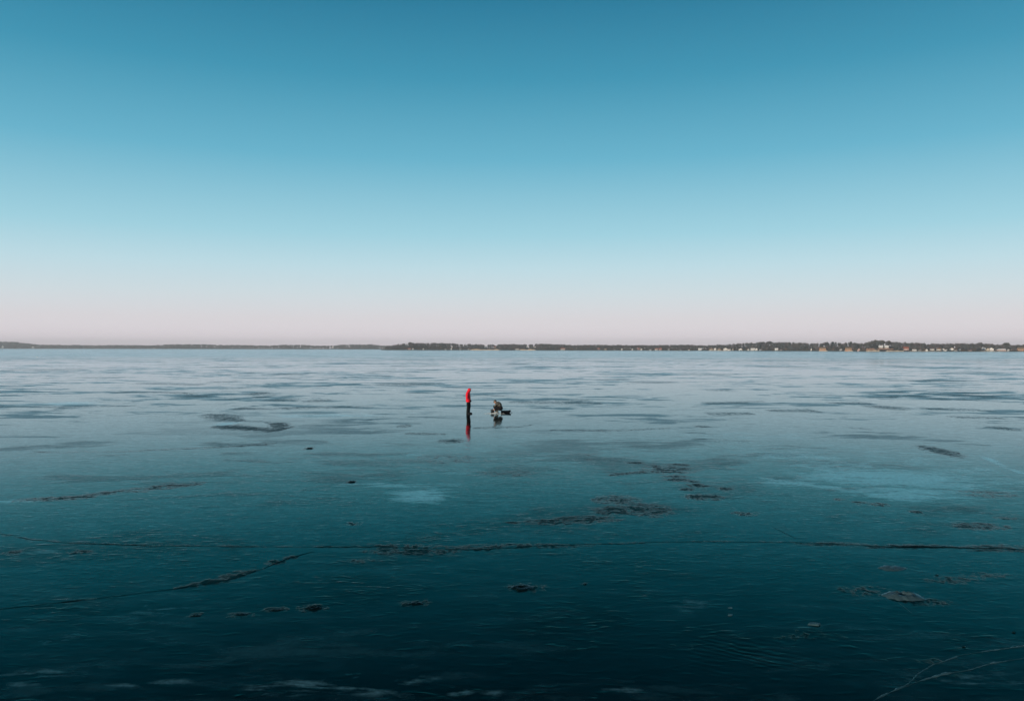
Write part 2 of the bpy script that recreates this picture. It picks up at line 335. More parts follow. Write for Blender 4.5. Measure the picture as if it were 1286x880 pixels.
CRK = icy('crack_ice', (.0005,.004,.005), (.004,.014,.017), .26, 6, .012, k=.75)
HEAL = icy('healed_crack_ice', (.004,.014,.018), (.075,.15,.17), .34, 3.5, .010)
tag(crack(MAIN, .017, .008, CRK, jit=.06), 'long dark pressure crack running right across the ice')
tag(crack(SECOND, .009, .004, CRK, jit=.012), 'dark crack slanting in from the left edge of the ice')
tag(crack(PALE1, .036, .010, HEAL, step=.05, jit=.015, gap=False), 'upper pale healed crack in the near right ice')
tag(crack(PALE2, .028, .009, HEAL, step=.05, jit=.012, gap=False), 'lower pale healed crack in the near right ice')
tag(crack([(330,714),(345,707),(368,699),(395,692)], .03, .01, CRK, jit=.01), 'thin crack linking the dark slush patch to the long crack')
tag(crack([(970,661),(985,669),(1000,676)], .02, .008, CRK, jit=.01), 'hairline crack meeting the long crack from behind')
tag(crack([(1128,756),(1136,762),(1146,770)], .012, .006, HEAL, step=.04, jit=.004, gap=False), 'thin scratch in front of the pale ice ring')

# old fishing holes frozen over, slush lumps and chips
def lump_noise(seed):
    r = np.random.default_rng(seed); k = r.normal(0, 1, (10, 2))*np.array([3,3]); a = r.uniform(0, 6.3, 10)
    return lambda x, y: float(np.sin(k[:,0]*x+k[:,1]*y+a).sum())/10
def mound(name, px, py, rx, h, prof, mat, seed, label, cat, nu=40, group=None, squash=1.0, stretch=1.0):
    g = ground(px, py); f = lump_noise(seed); vs, fs = [], []
    nrg = len(prof)
    for j, (q, z) in enumerate(prof):
        for i in range(nu):
            a = 2*math.pi*i/nu; w = 1+.5*f(math.cos(a)*1.1, math.sin(a)*1.1+q)+.25*f(math.cos(a)*3.1+5, math.sin(a)*3.1)
            x, y = rx*q*w*math.cos(a)*stretch, rx*q*w*math.sin(a)*squash
            zz = max(-.01, h*z*(1+.9*f(x*9/rx, y*9/rx))) if 0 < j < nrg else z*h
            vs.append((x, y, zz if j < nrg-1 else -.01))
    for j in range(nrg-1):
        for i in range(nu): i2 = (i+1) % nu; fs.append((j*nu+i, (j+1)*nu+i, (j+1)*nu+i2, j*nu+i2))
    c = len(vs); vs.append((0,0,prof[0][1]*h)); fs += [(c, i, (i+1) % nu) for i in range(nu)]
    mb = MB(); mb.add(vs, fs); o = mb.build(name, mat, None, smooth=True); o.location = g
    return tag(o, label, cat, group)
PALEICE = icy('pale_refrozen_ice', (.010,.036,.045), (.075,.125,.145), .35, 12, .012)
SLUSH = icy('dark_slush_ice', (.0005,.003,.0036), (.005,.012,.013), .36, 12, .02, k=.6)
WHITEICE = icy('white_snow_ice', (.5,.55,.57), (.75,.78,.80), .5, 3, .02)
RING = [(.10,.10),(.26,.12),(.36,.75),(.46,1.0),(.62,.8),(.78,.42),(.92,.12),(1.0,0)]
FLAT = [(.12,.7),(.3,.95),(.5,.8),(.7,.5),(.88,.2),(1.0,0)]
rh_ = mound('refrozen_hole', 1135, 749, .28, .06, RING, PALEICE, 3, 'pale raised ring of ice round an old fishing hole', 'ice hole', stretch=1.15)
MB().tube([(0,0,.006),(0,0,.028)], [.095,.085], 16).build('frozen_plug', SLUSH, rh_)
mound('refrozen_hole', 656, 738, .20, .028, RING, SLUSH, 5, 'dark slushy ring of ice left at an old fishing hole, bottom centre', 'ice hole')
mound('slush_lump', 393, 763.5, .11, .022, RING, SLUSH, 8, 'dark frozen slush ring at the right end of a row of lumps', 'slush lump', stretch=1.45, squash=.85)
mound('slush_lump', 347, 765.5, .085, .014, FLAT, SLUSH, 9, 'dark frozen slush lump second from the right end of the row', 'slush lump', stretch=1.45, squash=.85)
mound('slush_lump', 303, 771, .085, .012, FLAT, SLUSH, 10, 'dark frozen slush lump third from the right end of the row', 'slush lump', stretch=1.45, squash=.85)
mound('slush_lump', 247, 772.5, .065, .012, FLAT, SLUSH, 14, 'dark frozen slush lump at the left end of the row', 'slush lump', stretch=1.45, squash=.85)
mound('slush_lump', 523, 757.5, .10, .016, FLAT, SLUSH, 11, 'lone dark slush lump left of the slushy fishing hole', 'slush lump', stretch=1.45, squash=.85)
mound('slush_lump', 442, 605, .085, .035, FLAT, SLUSH, 12, 'tiny dark slush lump standing left of the feathery frost patch', 'slush lump', stretch=1.45, squash=.85)
mound('slush_lump', 389, 563, .10, .04, FLAT, SLUSH, 13, 'tiny dark slush lump right of the dark crescent', 'slush lump', stretch=1.45, squash=.85)
mound('ice_ridge', 1120, 713, .28, .03, FLAT, PALEICE, 21, 'low pale ice ridge just behind the pale ice ring', 'ice ridge', squash=.7)
def chip(px, py, rx, h, seed, label, mat=None):
    r = np.random.default_rng(seed); n = 9; mb = MB(); g = ground(px, py)
    a = np.sort(r.uniform(0, 2*math.pi, n)); q = r.uniform(.7, 1.1, n)
    top = [(rx*q[i]*math.cos(a[i])*.88, rx*.7*q[i]*math.sin(a[i])*.88, h*(.8+.3*math.cos(a[i]))) for i in range(n)]
    bot = [(rx*q[i]*math.cos(a[i]), rx*.7*q[i]*math.sin(a[i]), -.003) for i in range(n)]
    mb.add(top+bot, [tuple(range(n)), tuple(range(2*n-1, n-1, -1))]+[(i, n+i, n+(i+1) % n, (i+1) % n) for i in range(n)])
    o = mb.build('ice_chip', mat or PALEICE, None); o.location = g
    return tag(o, label, 'ice chip', 'loose chips of ice on the sheet')
chip(1023, 784, .115, .025, 1, 'flat pale chip of ice lying in front of the pale ice ring')
chip(917, 772, .06, .014, 2, 'thin sliver of ice farthest left on the near right ice')
chip(918, 763, .05, .012, 3, 'faint thin sliver of ice just behind another sliver')
chip(1273, 794, .03, .018, 4, 'tiny dark chip of ice near the right edge', SLUSH)
chip(1211, 812, .028, .014, 5, 'tiny dark chip of ice beside the upper pale crack', SLUSH)
chip(735, 733.5, .035, .016, 6, 'tiny dark chip of ice right of the slushy fishing hole', SLUSH)
chip(1177, 722, .035, .016, 15, 'small dark chip of ice behind and right of the pale ring', SLUSH)
chip(47, 448.5, .75, .2, 7, 'small white slab of ice far out on the left', WHITEICE)
chip(1114.5, 466, .36, .1, 17, 'small white slab of ice far out on the right', WHITEICE)

# ================================================================== FAR SHORE
def interp(tab): 
    a = np.array(tab, float); return lambda px: np.interp(px, a[:,0], a[:,1])
HY = lambda px: HY0 + ROLL*(np.asarray(px, float)-643.0)
# pixel row of the water line and of the skyline (photograph pixels), turned into metres below
shoreA = interp([(-500,4300),(0,4100),(250,3700),(400,3300),(600,3200)])
shoreB = interp([(470,1900),(560,1880),(640,1850),(720,1800),(800,1740),(900,1640),(1000,1500),(1060,1400),(1090,1260),(1140,1270),(1200,1310),(1286,1330),(1500,1300),(1800,1250)])
skyA = interp([(-500,429),(-100,430),(0,429.2),(18,429.6),(30,431.2),(50,433.3),(75,433.4),(120,434),(150,433.6),(190,434.2),(210,433),(232,432.8),(258,432.8),(275,433.6),(310,433.8),(340,434.4),(356,433.4),(382,433.4),(395,434.6),(420,434.4),(432,433),(470,433.1),(480,434.4),(600,434.6)])
skyB = interp([(470,436.2),(478,435.2),(490,434.2),(502,432.3),(514,430.6),(522,431.2),(542,430.9),(560,431.1),(570,431.6),(580,432.4),(590,432.2),(600,433),(622,433),(640,432.4),(652,433),(670,432.8),(680,432.0),(700,432.8),(722,433.6),(745,433.3),(760,433.5),(800,433.6),(822,433.9),(828,433.4),(850,433.4),(866,433.2),(880,434),(900,433.4),(920,432.2),(940,430.9),(960,429.8),(968,429.0),(974,430),(985,429.6),(1000,430.4),(1012,430.3),(1020,431.8),(1028,430.8),(1040,430.2),(1046,428.9),(1057,431.4),(1062,430.2),(1068,429),(1076,431),(1082,431.6),(1090,430.6),(1096,428.2),(1100,427.6),(1114,428.1),(1120,429.4),(1135,430.4),(1150,431),(1165,432),(1180,432.2),(1205,431.3),(1218,432),(1232,431),(1240,432.2),(1255,433),(1272,433.8),(1290,433.2),(1340,432),(1500,431),(1800,430)])
tree_h = {'A': 13.0, 'B': 8.5}
def crest(w, px):
    sk, sh = (skyA, shoreA) if w == 'A' else (skyB, shoreB)
    return (HY(px)-sk(px)+.5)*(sh(px)+ (220 if w == 'A' else 110))/FPX + CAM_H
def off_max(w): return 220. if w == 'A' else 110.
def terr(w, px, off):
    c = np.maximum(crest(w, px)-tree_h[w], 1.2)
    t = np.clip(np.asarray(off, float)/off_max(w), 0, 1); s = t*t*(3-2*t)
    z = np.minimum(.5+off*.09, 1.6)*np.clip(off/3, 0, 1) + (c-1.2)*s
    if w == 'B': z = z - 6*np.clip((480-np.asarray(px, float))/6, 0, 1)
    return z
def place(w, px, off):
    sh = shoreA if w == 'A' else shoreB
    d = sh(px)+off; return (px-643.0)*d/FPX, d
mm = Mat('winter_ground'); p = mm.pos(); nn = mm.noise(p, .05, 6)
mm.set(color=mm.mixc(nn, (.035,.036,.026), (.085,.072,.055)), rough=.95, spec=.1); GROUND = mm.m
for w, p0, p1, nm, lb in (('A',-480,600,'far_shore','low far shore on the left half of the horizon'), ('B',470,1800,'near_shore','wooded headland shore on the right half of the horizon')):
    pxs = np.linspace(p0, p1, 420); offs = np.array([-6,0,3,8,16,30,50,80,110,150,220,400,800,1500.])
    vs = []
    for o_ in offs:
        x, y = place(w, pxs, o_)
        z = terr(w, pxs, max(o_, 0)) if o_ >= 0 else np.full_like(pxs, -.3)
        if o_ > off_max(w): z = z*max(.55, 1-(o_-off_max(w))/1800)
        vs.append(np.stack([x, y, z], -1))
    vs = np.array(vs); a, b = vs.shape[:2]; ix = np.arange(a*b).reshape(a, b)
    fc = np.stack([ix[:-1,:-1], ix[:-1,1:], ix[1:,1:], ix[1:,:-1]], -1).reshape(-1,4)
    tag(big_mesh(nm, vs.reshape(-1,3), fc, GROUND, 'structure'), lb)

# ---- houses: (px, offset behind the waterline m, width px, height px, kind, label)
WALLS = {'w': (.86,.84,.80), 'c': (.62,.54,.44), 'g': (.45,.47,.48), 'o': (.62,.33,.19), 'p': (.58,.40,.36), 'r': (.42,.15,.09)}
ROOFS = {'d': (.07,.065,.065), 'r': (.34,.10,.06), 't': (.22,.15,.09), 'w': (.82,.81,.79)}
MW = {k: simple('wall_'+n, WALLS[k], .8, .2, .08, .6) for k, n in zip('wcgopr', ('white','cream','grey','orange','pink','red'))}
MR = {k: simple('roof_'+n, ROOFS[k], .8, .2, .2, .8) for k, n in zip('drtw', ('slate','red','thatch','white'))}
GLASS = Mat('window_glass').set(color=(.02,.025,.03), rough=.12, spec=.5)
DOORM = simple('door_paint', (.10,.07,.05), .6, .3)
WOODM = simple('dark_wood', (.06,.045,.035), .8, .2)
HOUSES = []      # px, half width px, off -> tree clearance
def house(w, px, off, wpx, hpx, wall, roof, label, gable=False, ch=True, drop=0.0):
    x, d = place(w, px, off); z = float(terr(w, px, off)) - .15
    sx = wpx*d/FPX; H = hpx*d/FPX; dp = max(4.5, sx*.7)
    wh = H*(.58 if not gable else .55); rh = H-wh
    e = empty('house', (x, d+dp/2, z), math.atan2(-x, d)*.6, label, 'house', 'houses along the far shore')
    mb = MB(); A, B = sx/2, dp/2
    if gable:   # gable end faces the lake
        mb.add([(-A,-B,-1.5),(A,-B,-1.5),(A,B,-1.5),(-A,B,-1.5),(-A,-B,wh),(A,-B,wh),(A,B,wh),(-A,B,wh),(0,-B,wh+rh),(0,B,wh+rh)],
               [(3,2,1,0),(0,1,5,8,4),(1,2,6,5),(2,3,7,9,6),(3,0,4,7),(4,8,9,7),(8,5,6,9)])
        rf = MB(); o_, t = .35, .22
        for s in (-1, 1):
            vv = [(s*(A+o_), -B-o_, wh-o_*rh/A), (0,-B-o_,wh+rh), (0,B+o_,wh+rh), (s*(A+o_),B+o_,wh-o_*rh/A)]
            rf.add([(a,b,c+.03) for a,b,c in vv]+[(a,b,c+.03+t) for a,b,c in vv], [(0,3,2,1),(4,5,6,7),(0,1,5,4),(1,2,6,5),(2,3,7,6),(3,0,4,7)])
    else:
        mb.add([(-A,-B,-1.5),(A,-B,-1.5),(A,B,-1.5),(-A,B,-1.5),(-A,-B,wh),(A,-B,wh),(A,B,wh),(-A,B,wh),(-A,0,wh+rh),(A,0,wh+rh)],
               [(3,2,1,0),(0,1,5,4),(1,2,6,9,5),(2,3,7,6),(3,0,4,8,7),(4,5,9,8),(7,8,9,6)])
        rf = MB(); o_, t = .35, .22
        for s in (-1, 1):
            vv = [(-A-o_, s*(B+o_), wh-o_*rh/B), (A+o_, s*(B+o_), wh-o_*rh/B), (A+o_,0,wh+rh), (-A-o_,0,wh+rh)]
            rf.add([(a,b,c+.03) for a,b,c in vv]+[(a,b,c+.03+t) for a,b,c in vv], [(0,3,2,1),(4,5,6,7),(0,1,5,4),(1,2,6,5),(2,3,7,6),(3,0,4,7)])
    mb.build('wall', MW[wall], e); ro = rf.build('roof', MR[roof], e)
    if ch:
        c = MB().box((A*.35 if not gable else A*.3, 0 if not gable else B*.2, wh+rh*(1.0 if not gable else .72)+.35), (.6,.6,1.2)); c.build('chimney', MR['r'], ro)
    n = 2 if sx < 9 else 4; ww = min(1.0, sx*.14); hh = min(1.2, wh*.4)
    for k in range(n):
        u = -A+sx*(k+.5)/n*.62+sx*.04
        wd = MB().box((u,-B-.02,wh*.56),(ww+.16,.06,hh+.16)).build('window', MW['w'], e)
        MB().box((u,-B-.06,wh*.56),(ww,.04,hh)).build('pane', GLASS, wd)
    MB().box((A*.68,-B-.02,wh*.36),(min(1,sx*.14),.06,wh*.72)).build('door', DOORM, e)
    HOUSES.append((w, px, wpx/2+.8, off+dp/2)); return e

T = [ # left far shore
 ('A',3,25,2.2,3.4,'w','d','white house at the far left end of the horizon',1),
 ('A',41,30,2.6,2.6,'w','d','lone white house at the foot of the far left hill',1),
 ('A',193,30,2.2,1.8,'c','d','lone pale house midway along the far left shore',0),
 ('A',418,200,2.0,3.6,'w','d','lone pale house on the skyline just left of the headland',1),
 # headland
 ('B',514,4,3.4,2.0,'p','r','pink house nearest the left tip of the headland',0),
 ('B',518.5,5,2.0,2.0,'w','d','small white house right beside the pink house near the headland tip',1),
 ('B',531.5,5,1.6,1.9,'w','d','lone small white house below the highest wood on the headland',1),
 ('B',559.5,4,2.0,1.8,'w','d','small white house left of the very bright one on the headland shore',0),
 ('B',566.6,4,1.7,2.2,'w','w','very bright white house on the headland shore below a hillside house',1),
 ('B',567.5,62,1.7,2.2,'w','w','tiny white house alone high on the headland slope',1),
 ('B',577.7,45,3.2,2.0,'c','t','cream house with brown roof on the headland slope',0),
 ('B',578,5,2.2,1.7,'w','d','small white house on the shore below the cream slope house',0),
 ('B',588.5,5,2.2,1.8,'w','d','white house at the left end of the long sandy bank',0),
 ('B',610,104,2.6,2.4,'w','w','white house leftmost of three on the skyline above the sandy bank',0),
 ('B',616,104,3.0,2.0,'c','t','cream house, middle of three on the skyline above the sandy bank',0),
 ('B',621.5,104,3.2,2.6,'p','r','red roofed house, rightmost of three on the skyline above the sandy bank',0),
 ('B',649.5,5,4.6,2.2,'w','d','white house at the left end of the short sandy bank',0),
 ('B',662,104,2.6,2.4,'w','w','white house on the skyline above the short sandy bank',1),
 ('B',671,104,2.0,2.4,'c','d','cream house on the skyline right of a white one',1),
 ('B',707,5,5.4,2.4,'w','r','white house with long red roof alone in the middle of the headland',0),
 ('B',752,12,3.0,2.0,'p','r','pink house, leftmost of the cluster left of the dark middle wood',0),
 ('B',760.5,8,3.0,2.2,'c','d','cream house right of the leftmost pink house of its cluster',0),
 ('B',772,5,2.0,1.6,'g','d','small grey house on the shore right of the cream one',0),
 ('B',781,5,2.0,2.2,'w','d','white gabled house by the water at the right end of its cluster',1),
 ('B',794.3,4,1.5,2.0,'w','w','very small bright white hut alone by the water',1),
 ('B',802,10,3.0,2.0,'p','r','pink house left of a white one in the pink row',0),
 ('B',805.7,4,2.0,2.2,'w','d','white gabled house by the water beside the pink house',1),
 ('B',817,5,2.4,1.8,'w','d','small white house midway along the pink row',0),
 ('B',824.5,5,3.4,2.2,'w','r','white house with red roof near the right end of the pink row',0),
 ('B',829.5,7,3.6,2.4,'p','r','pink red roofed house at the right end of the pink row',0),
 ('B',840,5,2.2,1.9,'g','d','pale grey house right of the pink row',1),
 ('B',855,5,2.0,1.6,'g','d','faint grey house midway between pink row and white block',0),
 ('B',865.5,5,2.2,1.7,'w','d','small white house left of the white block',0),
 ('B',879.3,5,4.0,2.4,'w','w','white block of a house where the shore starts to rise',0),
 ('B',893.5,6,4.0,2.4,'c','t','cream house left of the bright gabled one',0),
 ('B',898.3,6,2.8,3.0,'w','d','bright white gabled house between two cream ones',1),
 ('B',903.5,6,3.0,2.2,'c','t','cream house right of the bright gabled one',0),
 ('B',911.5,7,4.6,2.8,'w','w','left half of the long white double house',1),
 ('B',916.2,7,3.8,2.6,'w','d','right half of the long white double house',0),
 ('B',920.6,5,1.4,2.2,'c','d','narrow cream hut right of the long white double house',1),
 ('B',930.3,6,4.2,2.6,'w','d','white house with tall chimney standing left of the blue white hut',1),
 ('B',940.2,4,2.2,2.0,'w','d','blue white hut right at the water',1),
 ('B',946,7,5.0,2.6,'w','w','wide white house left of the dazzling gabled one',0),
 ('B',950.3,6,2.6,2.6,'w','w','dazzling white gabled house below the rising wood',1),
 ('B',955.5,6,3.0,2.0,'g','d','grey house right of the dazzling gabled one',0),
 ('B',975.6,6,3.6,2.8,'w','w','bright white house standing alone below the wood crest',0),
 ('B',981.5,5,2.4,1.8,'g','d','small grey shed right of the lone bright white house',0),
 ('B',1019.2,5,1.6,3.0,'w','d','narrow tall white hut left of the first orange house',1),
 ('B',1034,6,7.0,4.2,'o','t','left one of two orange houses with steep brown roofs',0),
 ('B',1056.5,6,2.8,2.6,'g','d','grey hut between the two orange houses',1),
 ('B',1066.5,6,7.0,4.2,'o','t','right one of two orange houses with steep brown roofs',0),
 ('B',1079,6,2.6,3.0,'p','d','pink hut left of the terraced bluff',1),
 ('B',1107,52,4.6,3.0,'w','w','left wing of the big white villa on the bluff',0),
 ('B',1114,52,4.4,3.2,'w','w','right wing of the big white villa on the bluff',0),
 ('B',1138.5,16,6.0,4.2,'p','r','large pink house right of the bluff',0),
 ('B',1149,5,4.4,2.0,'w','w','low white boathouse right of the large pink house',0),
 ('B',1156,6,3.0,2.2,'g','d','grey house left of the white hut on the ice edge',0),
 ('B',1164.5,2,2.2,2.6,'w','w','small white hut standing out at the edge of the ice',1),
 ('B',1171.5,20,4.4,3.4,'w','d','white house, leftmost of four in a row on the right shore',0),
 ('B',1179.5,18,5.0,2.8,'w','t','wide low white house, second of four in a row on the right shore',0),
 ('B',1185.2,24,2.8,2.4,'w','d','small white house, third of four in a row on the right shore',1),
 ('B',1190,16,2.4,2.2,'c','d','small cream house squeezed between white houses on the right shore',1),
 ('B',1196,16,5.0,3.2,'w','t','white gabled house, rightmost of the row on the right shore',1),
 ('B',1187.5,4,3.0,1.5,'w','w','low white boat shed by the water below the row of four',0),
 ('B',1200.8,4,3.6,2.2,'g','d','grey boat shed at the water right of the row',0),
 ('B',1205.5,14,2.6,2.4,'g','d','grey house right of the grey boat shed',1),
 ('B',1219.3,4,3.4,1.7,'p','d','low pink shed alone in the gap of the right shore',0),
 ('B',1236.3,24,3.6,2.8,'g','w','pale roofed grey house behind the brightest white gable',0),
 ('B',1241.4,8,3.4,3.4,'c','t','cream gabled house just left of the brightest white gable',1),
 ('B',1245.8,6,5.0,4.0,'w','w','brightest white gabled house on the right shore',1),
 ('B',1258.8,6,9.6,2.8,'p','w','long low pink house right of the brightest white gable',0),
 ('B',1266.8,5,3.0,2.6,'g','d','grey house right of the long low pink house',1),
 ('B',1283.5,8,7.0,4.0,'o','t','salmon building cut off by the right edge of the picture',0)]
for w, px, off, wp, hp, wl, rf_, lb, gb in T: house(w, px, off, wp, hp, wl, rf_, lb, bool(gb), ch=wp > 2.0)

# ---- sandy banks
SAND = simple('sand_bank', (.62,.47,.33), .95, .1, .25, .35, .15); CLAY = simple('clay_terrace', (.40,.22,.15), .95, .1, .3, .3, .15)
def bank(p0, p1, o0, o1, h, mat, name, label):
    n = 60; pxs = np.linspace(p0, p1, n); vs = []
    prof = [(o0, 0), (o0+.8, .55), (o0+2.2, .95), (o1, 1.0), (o1+2, .0)]
    jit = np.convolve(rng.normal(0, 1, n), np.ones(4)/4, 'same')
    for o_, q in prof:
        x, d = place('B', pxs, o_); e = np.clip(np.minimum(np.arange(n), np.arange(n)[::-1])/6., 0, 1)
        vs.append(np.stack([x, d, terr('B', pxs, o0)-.25+q*h*e*(1+.3*jit)], -1))
    vs = np.array(vs); a, b = vs.shape[:2]; ix = np.arange(a*b).reshape(a, b)
    fc = np.stack([ix[:-1,:-1], ix[:-1,1:], ix[1:,1:], ix[1:,:-1]], -1).reshape(-1,4)
    tag(big_mesh(name, vs.reshape(-1,3), fc, mat, 'structure'), label)
BANKS = [(589,630,-3,4,2.4,SAND,'beach','long sunlit sandy bank at the foot of the headland'),(652,674,-3,4,2.4,SAND,'beach','short sunlit sandy bank on the headland'),
 (1087,1106,-3,6,2.6,SAND,'beach','sunlit sandy bank below the big white villa'),(1111,1137,-3,5,2.0,SAND,'beach','sandy bank right of the villa'),
 (1087,1100,22,30,3.0,CLAY,'bluff','reddish terrace left of the big white villa'),(1100,1124,30,44,2.2,CLAY,'bluff','reddish terrace in front of the big white villa'),
 (1139,1186,-3,3,1.1,SAND,'beach','low sandy shore below the row of white houses'),(1228,1270,-3,3,1.1,SAND,'beach','low sandy shore below the brightest white gable'),
 (1028,1040,-3,3,1.8,SAND,'beach','sandy bank below the left orange house'),(1060,1072,-3,3,1.8,SAND,'beach','sandy bank below the right orange house'),(888,920,-3,3,1.0,SAND,'beach','low sandy shore below the long white double house')]
for b in BANKS: bank(*b)

# ---- woods
def tree_template(kind, seed, n):
    r = np.random.default_rng(seed); V, Fc = [], []
    def tri(c, a, b, s):
        k = len(V); V.extend([c-a*s*.5, c+a*s*.5, c+b*s]); Fc.append((k, k+1, k+2))
    # trunk: three-sided
    k = len(V)
    for z, rr in ((-.08,.022),(.5,.012)):
        for i in range(3): V.append(np.array([rr*math.cos(2.1*i), rr*math.sin(2.1*i), z]))
    for i in range(3): j = (i+1) % 3; Fc.extend([(k+i,k+j,k+3+j),(k+i,k+3+j,k+3+i)])
    for q in range(n):
        if kind == 'bare':
            u = r.normal(0,1,3); u /= np.linalg.norm(u); rad = r.uniform(.25,1)**.5
            c = np.array([u[0]*.30*rad, u[1]*.30*rad, .58+u[2]*.40*rad])
            if c[2] < .5: c[:2] *= .75
            b = np.array([c[0]*1.0, c[1]*1.0, .25+abs(r.normal())*.4]); b /= np.linalg.norm(b)
            a = np.cross(b, r.normal(0,1,3)); a /= np.linalg.norm(a); tri(c, a, b, r.uniform(.10,.20))
        elif kind == 'bush':
            u = r.normal(0,1,3); u /= np.linalg.norm(u); rad = r.uniform(.2,1)**.5
            c = np.array([u[0]*.55*rad, u[1]*.55*rad, .45+u[2]*.45*rad]); a = r.normal(0,1,3); a /= np.linalg.norm(a); b = np.cross(a, r.normal(0,1,3)); b /= np.linalg.norm(b)
            tri(c, a, b, r.uniform(.18,.34))
        else:
            z = r.uniform(.06,.93); rr = (1-z)*.24*r.uniform(.35,1); an = r.uniform(0,6.3)
            c = np.array([rr*math.cos(an), rr*math.sin(an), z]); b = np.array([math.cos(an), math.sin(an), -.35]); a = np.array([-math.sin(an), math.cos(an), 0.1])
            tri(c, a, b, r.uniform(.09,.17))
    return np.array(V), np.array(Fc)
TPL = {'bare': [tree_template('bare', s, 130) for s in range(6)], 'fir': [tree_template('fir', 20+s, 120) for s in range(4)], 'bush': [tree_template('bush', 40+s, 60) for s in range(4)]}
PAL = {'bare': [(.062,.060,.055),(.074,.066,.064),(.082,.070,.062),(.055,.056,.054),(.092,.066,.064),(.066,.064,.056)], 'fir': [(.020,.036,.028),(.024,.042,.032),(.028,.046,.038)],
       'bush': [(.075,.058,.040),(.11,.075,.050),(.060,.055,.035),(.13,.09,.06)]}
mm = Mat('far_foliage'); mm.set(color=mm.mixc(.0, mm.attr('tint', True), (0,0,0)), rough=.9, spec=.1); FOL = mm.m
def scatter(w, p0, p1, rowdef, name, label, firp):
    Vs, Fs, Cs = [], [], []; base = 0
    for off0, spacing, kindp, hr in rowdef:
        px = p0
        while px < p1:
            d = float((shoreA if w == 'A' else shoreB)(px))+off0
            px += spacing*FPX/d*rng.uniform(.5, 1.5)
            off = off0 + rng.uniform(-.5,.5)*min(14, off0*.7)
            if w == 'B' and px < 481+off0*.10: continue
            if any(hw == w and off < ho and abs(px-hp) < hh for hw, hp, hh, ho in HOUSES): continue
            if w == 'B' and off < 9 and any(b[0]-.5 < px < b[1]+.5 for b in BANKS): continue
            if w == 'B' and 1085 < px < 1125 and off < 56: continue
            x, d = place(w, px, off); z = float(terr(w, px, off))
            u = rng.random(); kind = 'bush' if u < kindp else ('fir' if rng.random() < firp(px) else 'bare')
            if hr[0] < 1.5 and hr[1] < 1.5:      # fraction of the room up to the skyline
                top = float((HY(px)-(skyA if w == 'A' else skyB)(px)+.7)*d/FPX + CAM_H); h = (top-z)*rng.uniform(*hr)
            else: h = rng.uniform(*hr)
            if kind == 'bush': h *= .55
            h = max(h, 1.5)
            tv, tf = TPL[kind][rng.integers(len(TPL[kind]))]
            an = rng.uniform(0, 6.3); ca, sa = math.cos(an), math.sin(an); wd = h*rng.uniform(.85,1.35) if kind != 'fir' else h*rng.uniform(.85,1.1)
            v = np.stack([(tv[:,0]*ca-tv[:,1]*sa)*wd+x, (tv[:,0]*sa+tv[:,1]*ca)*wd+d, tv[:,2]*h+z], -1)
            c = np.array(PAL[kind][rng.integers(len(PAL[kind]))])*rng.uniform(1.0,1.75)*np.array([.90,1.0,1.06])
            Vs.append(v); Fs.append(tf+base); base += len(v); Cs.append(np.tile(np.append(c, 1), (len(v), 1)))
    o = big_mesh(name, np.concatenate(Vs), np.concatenate(Fs), FOL, 'stuff'); colattr(o, 'tint', np.concatenate(Cs)); return tag(o, label, 'wood')
firA = lambda px: .5 if px < 35 else .3
firB = lambda px: .55 if (900 < px < 1085 or 480 < px < 600) else (.3 if px < 760 else .22)
scatter('A', -260, 560, [(6,11,.6,(5,9)),(25,10,.25,(8,13)),(60,10,.1,(.6,.9)),(110,9,.0,(.7,.98)),(165,9,.0,(.8,1.02)),(215,9,.0,(.85,1.05))], 'distant_wood', 'thin grey line of winter wood along the far left shore', firA)
scatter('B', 474, 1460, [(4,5,.85,(3,5)),(10,5,.5,(4,7)),(20,5,.25,(5,8)),(34,5,.15,(6,9)),(50,5,.05,(.55,.9)),(68,4.5,.0,(.7,.97)),(86,4.5,.0,(.78,1.0)),(104,4.5,.0,(.85,1.04))], 'shore_wood', 'bare winter wood and dark firs covering the headland behind the houses', firB)

# trees that stand out of the wood one by one
BARK = simple('bark', (.05,.042,.036), .9, .1)
def lone_tree(px, off, top_py, kind, tint, label, wide=1.0, w='B'):
    x, d = place(w, px, off); z = float(terr(w, px, off)); h = (float(HY(px))-top_py)*d/FPX + CAM_H - z
    e = empty('fir_tree' if kind == 'fir' else 'bare_tree', (x, d, z), 0, label, 'tree', 'trees that stand out along the far shore')
    mb = MB().tube([(0,0,-.6),(0,0,h*.35),(h*.02,0,h*.8)], [h*.022,h*.017,h*.004], 7)
    rr = np.random.default_rng(int(px*10))
    if kind != 'fir':
        for k in range(7):
            an = rr.uniform(0,6.3); z0 = h*rr.uniform(.3,.55); mb.tube([(0,0,z0),(math.cos(an)*h*.14,math.sin(an)*h*.14,z0+h*.16),(math.cos(an)*h*.24*wide,math.sin(an)*h*.24*wide,z0+h*.34)], [h*.010,h*.007,h*.002], 5)
    mb.build('trunk', BARK, e)
    tv, tf = tree_template(kind, int(px), 420); tv, tf = tv[6:], tf[6:]-6
    v = np.stack([tv[:,0]*h*wide, tv[:,1]*h*wide, tv[:,2]*h], -1)
    o = big_mesh('crown', v, tf, FOL, None, e); colattr(o, 'tint', np.tile(np.append(np.array(tint)*1.35, 1), (len(v), 1)))
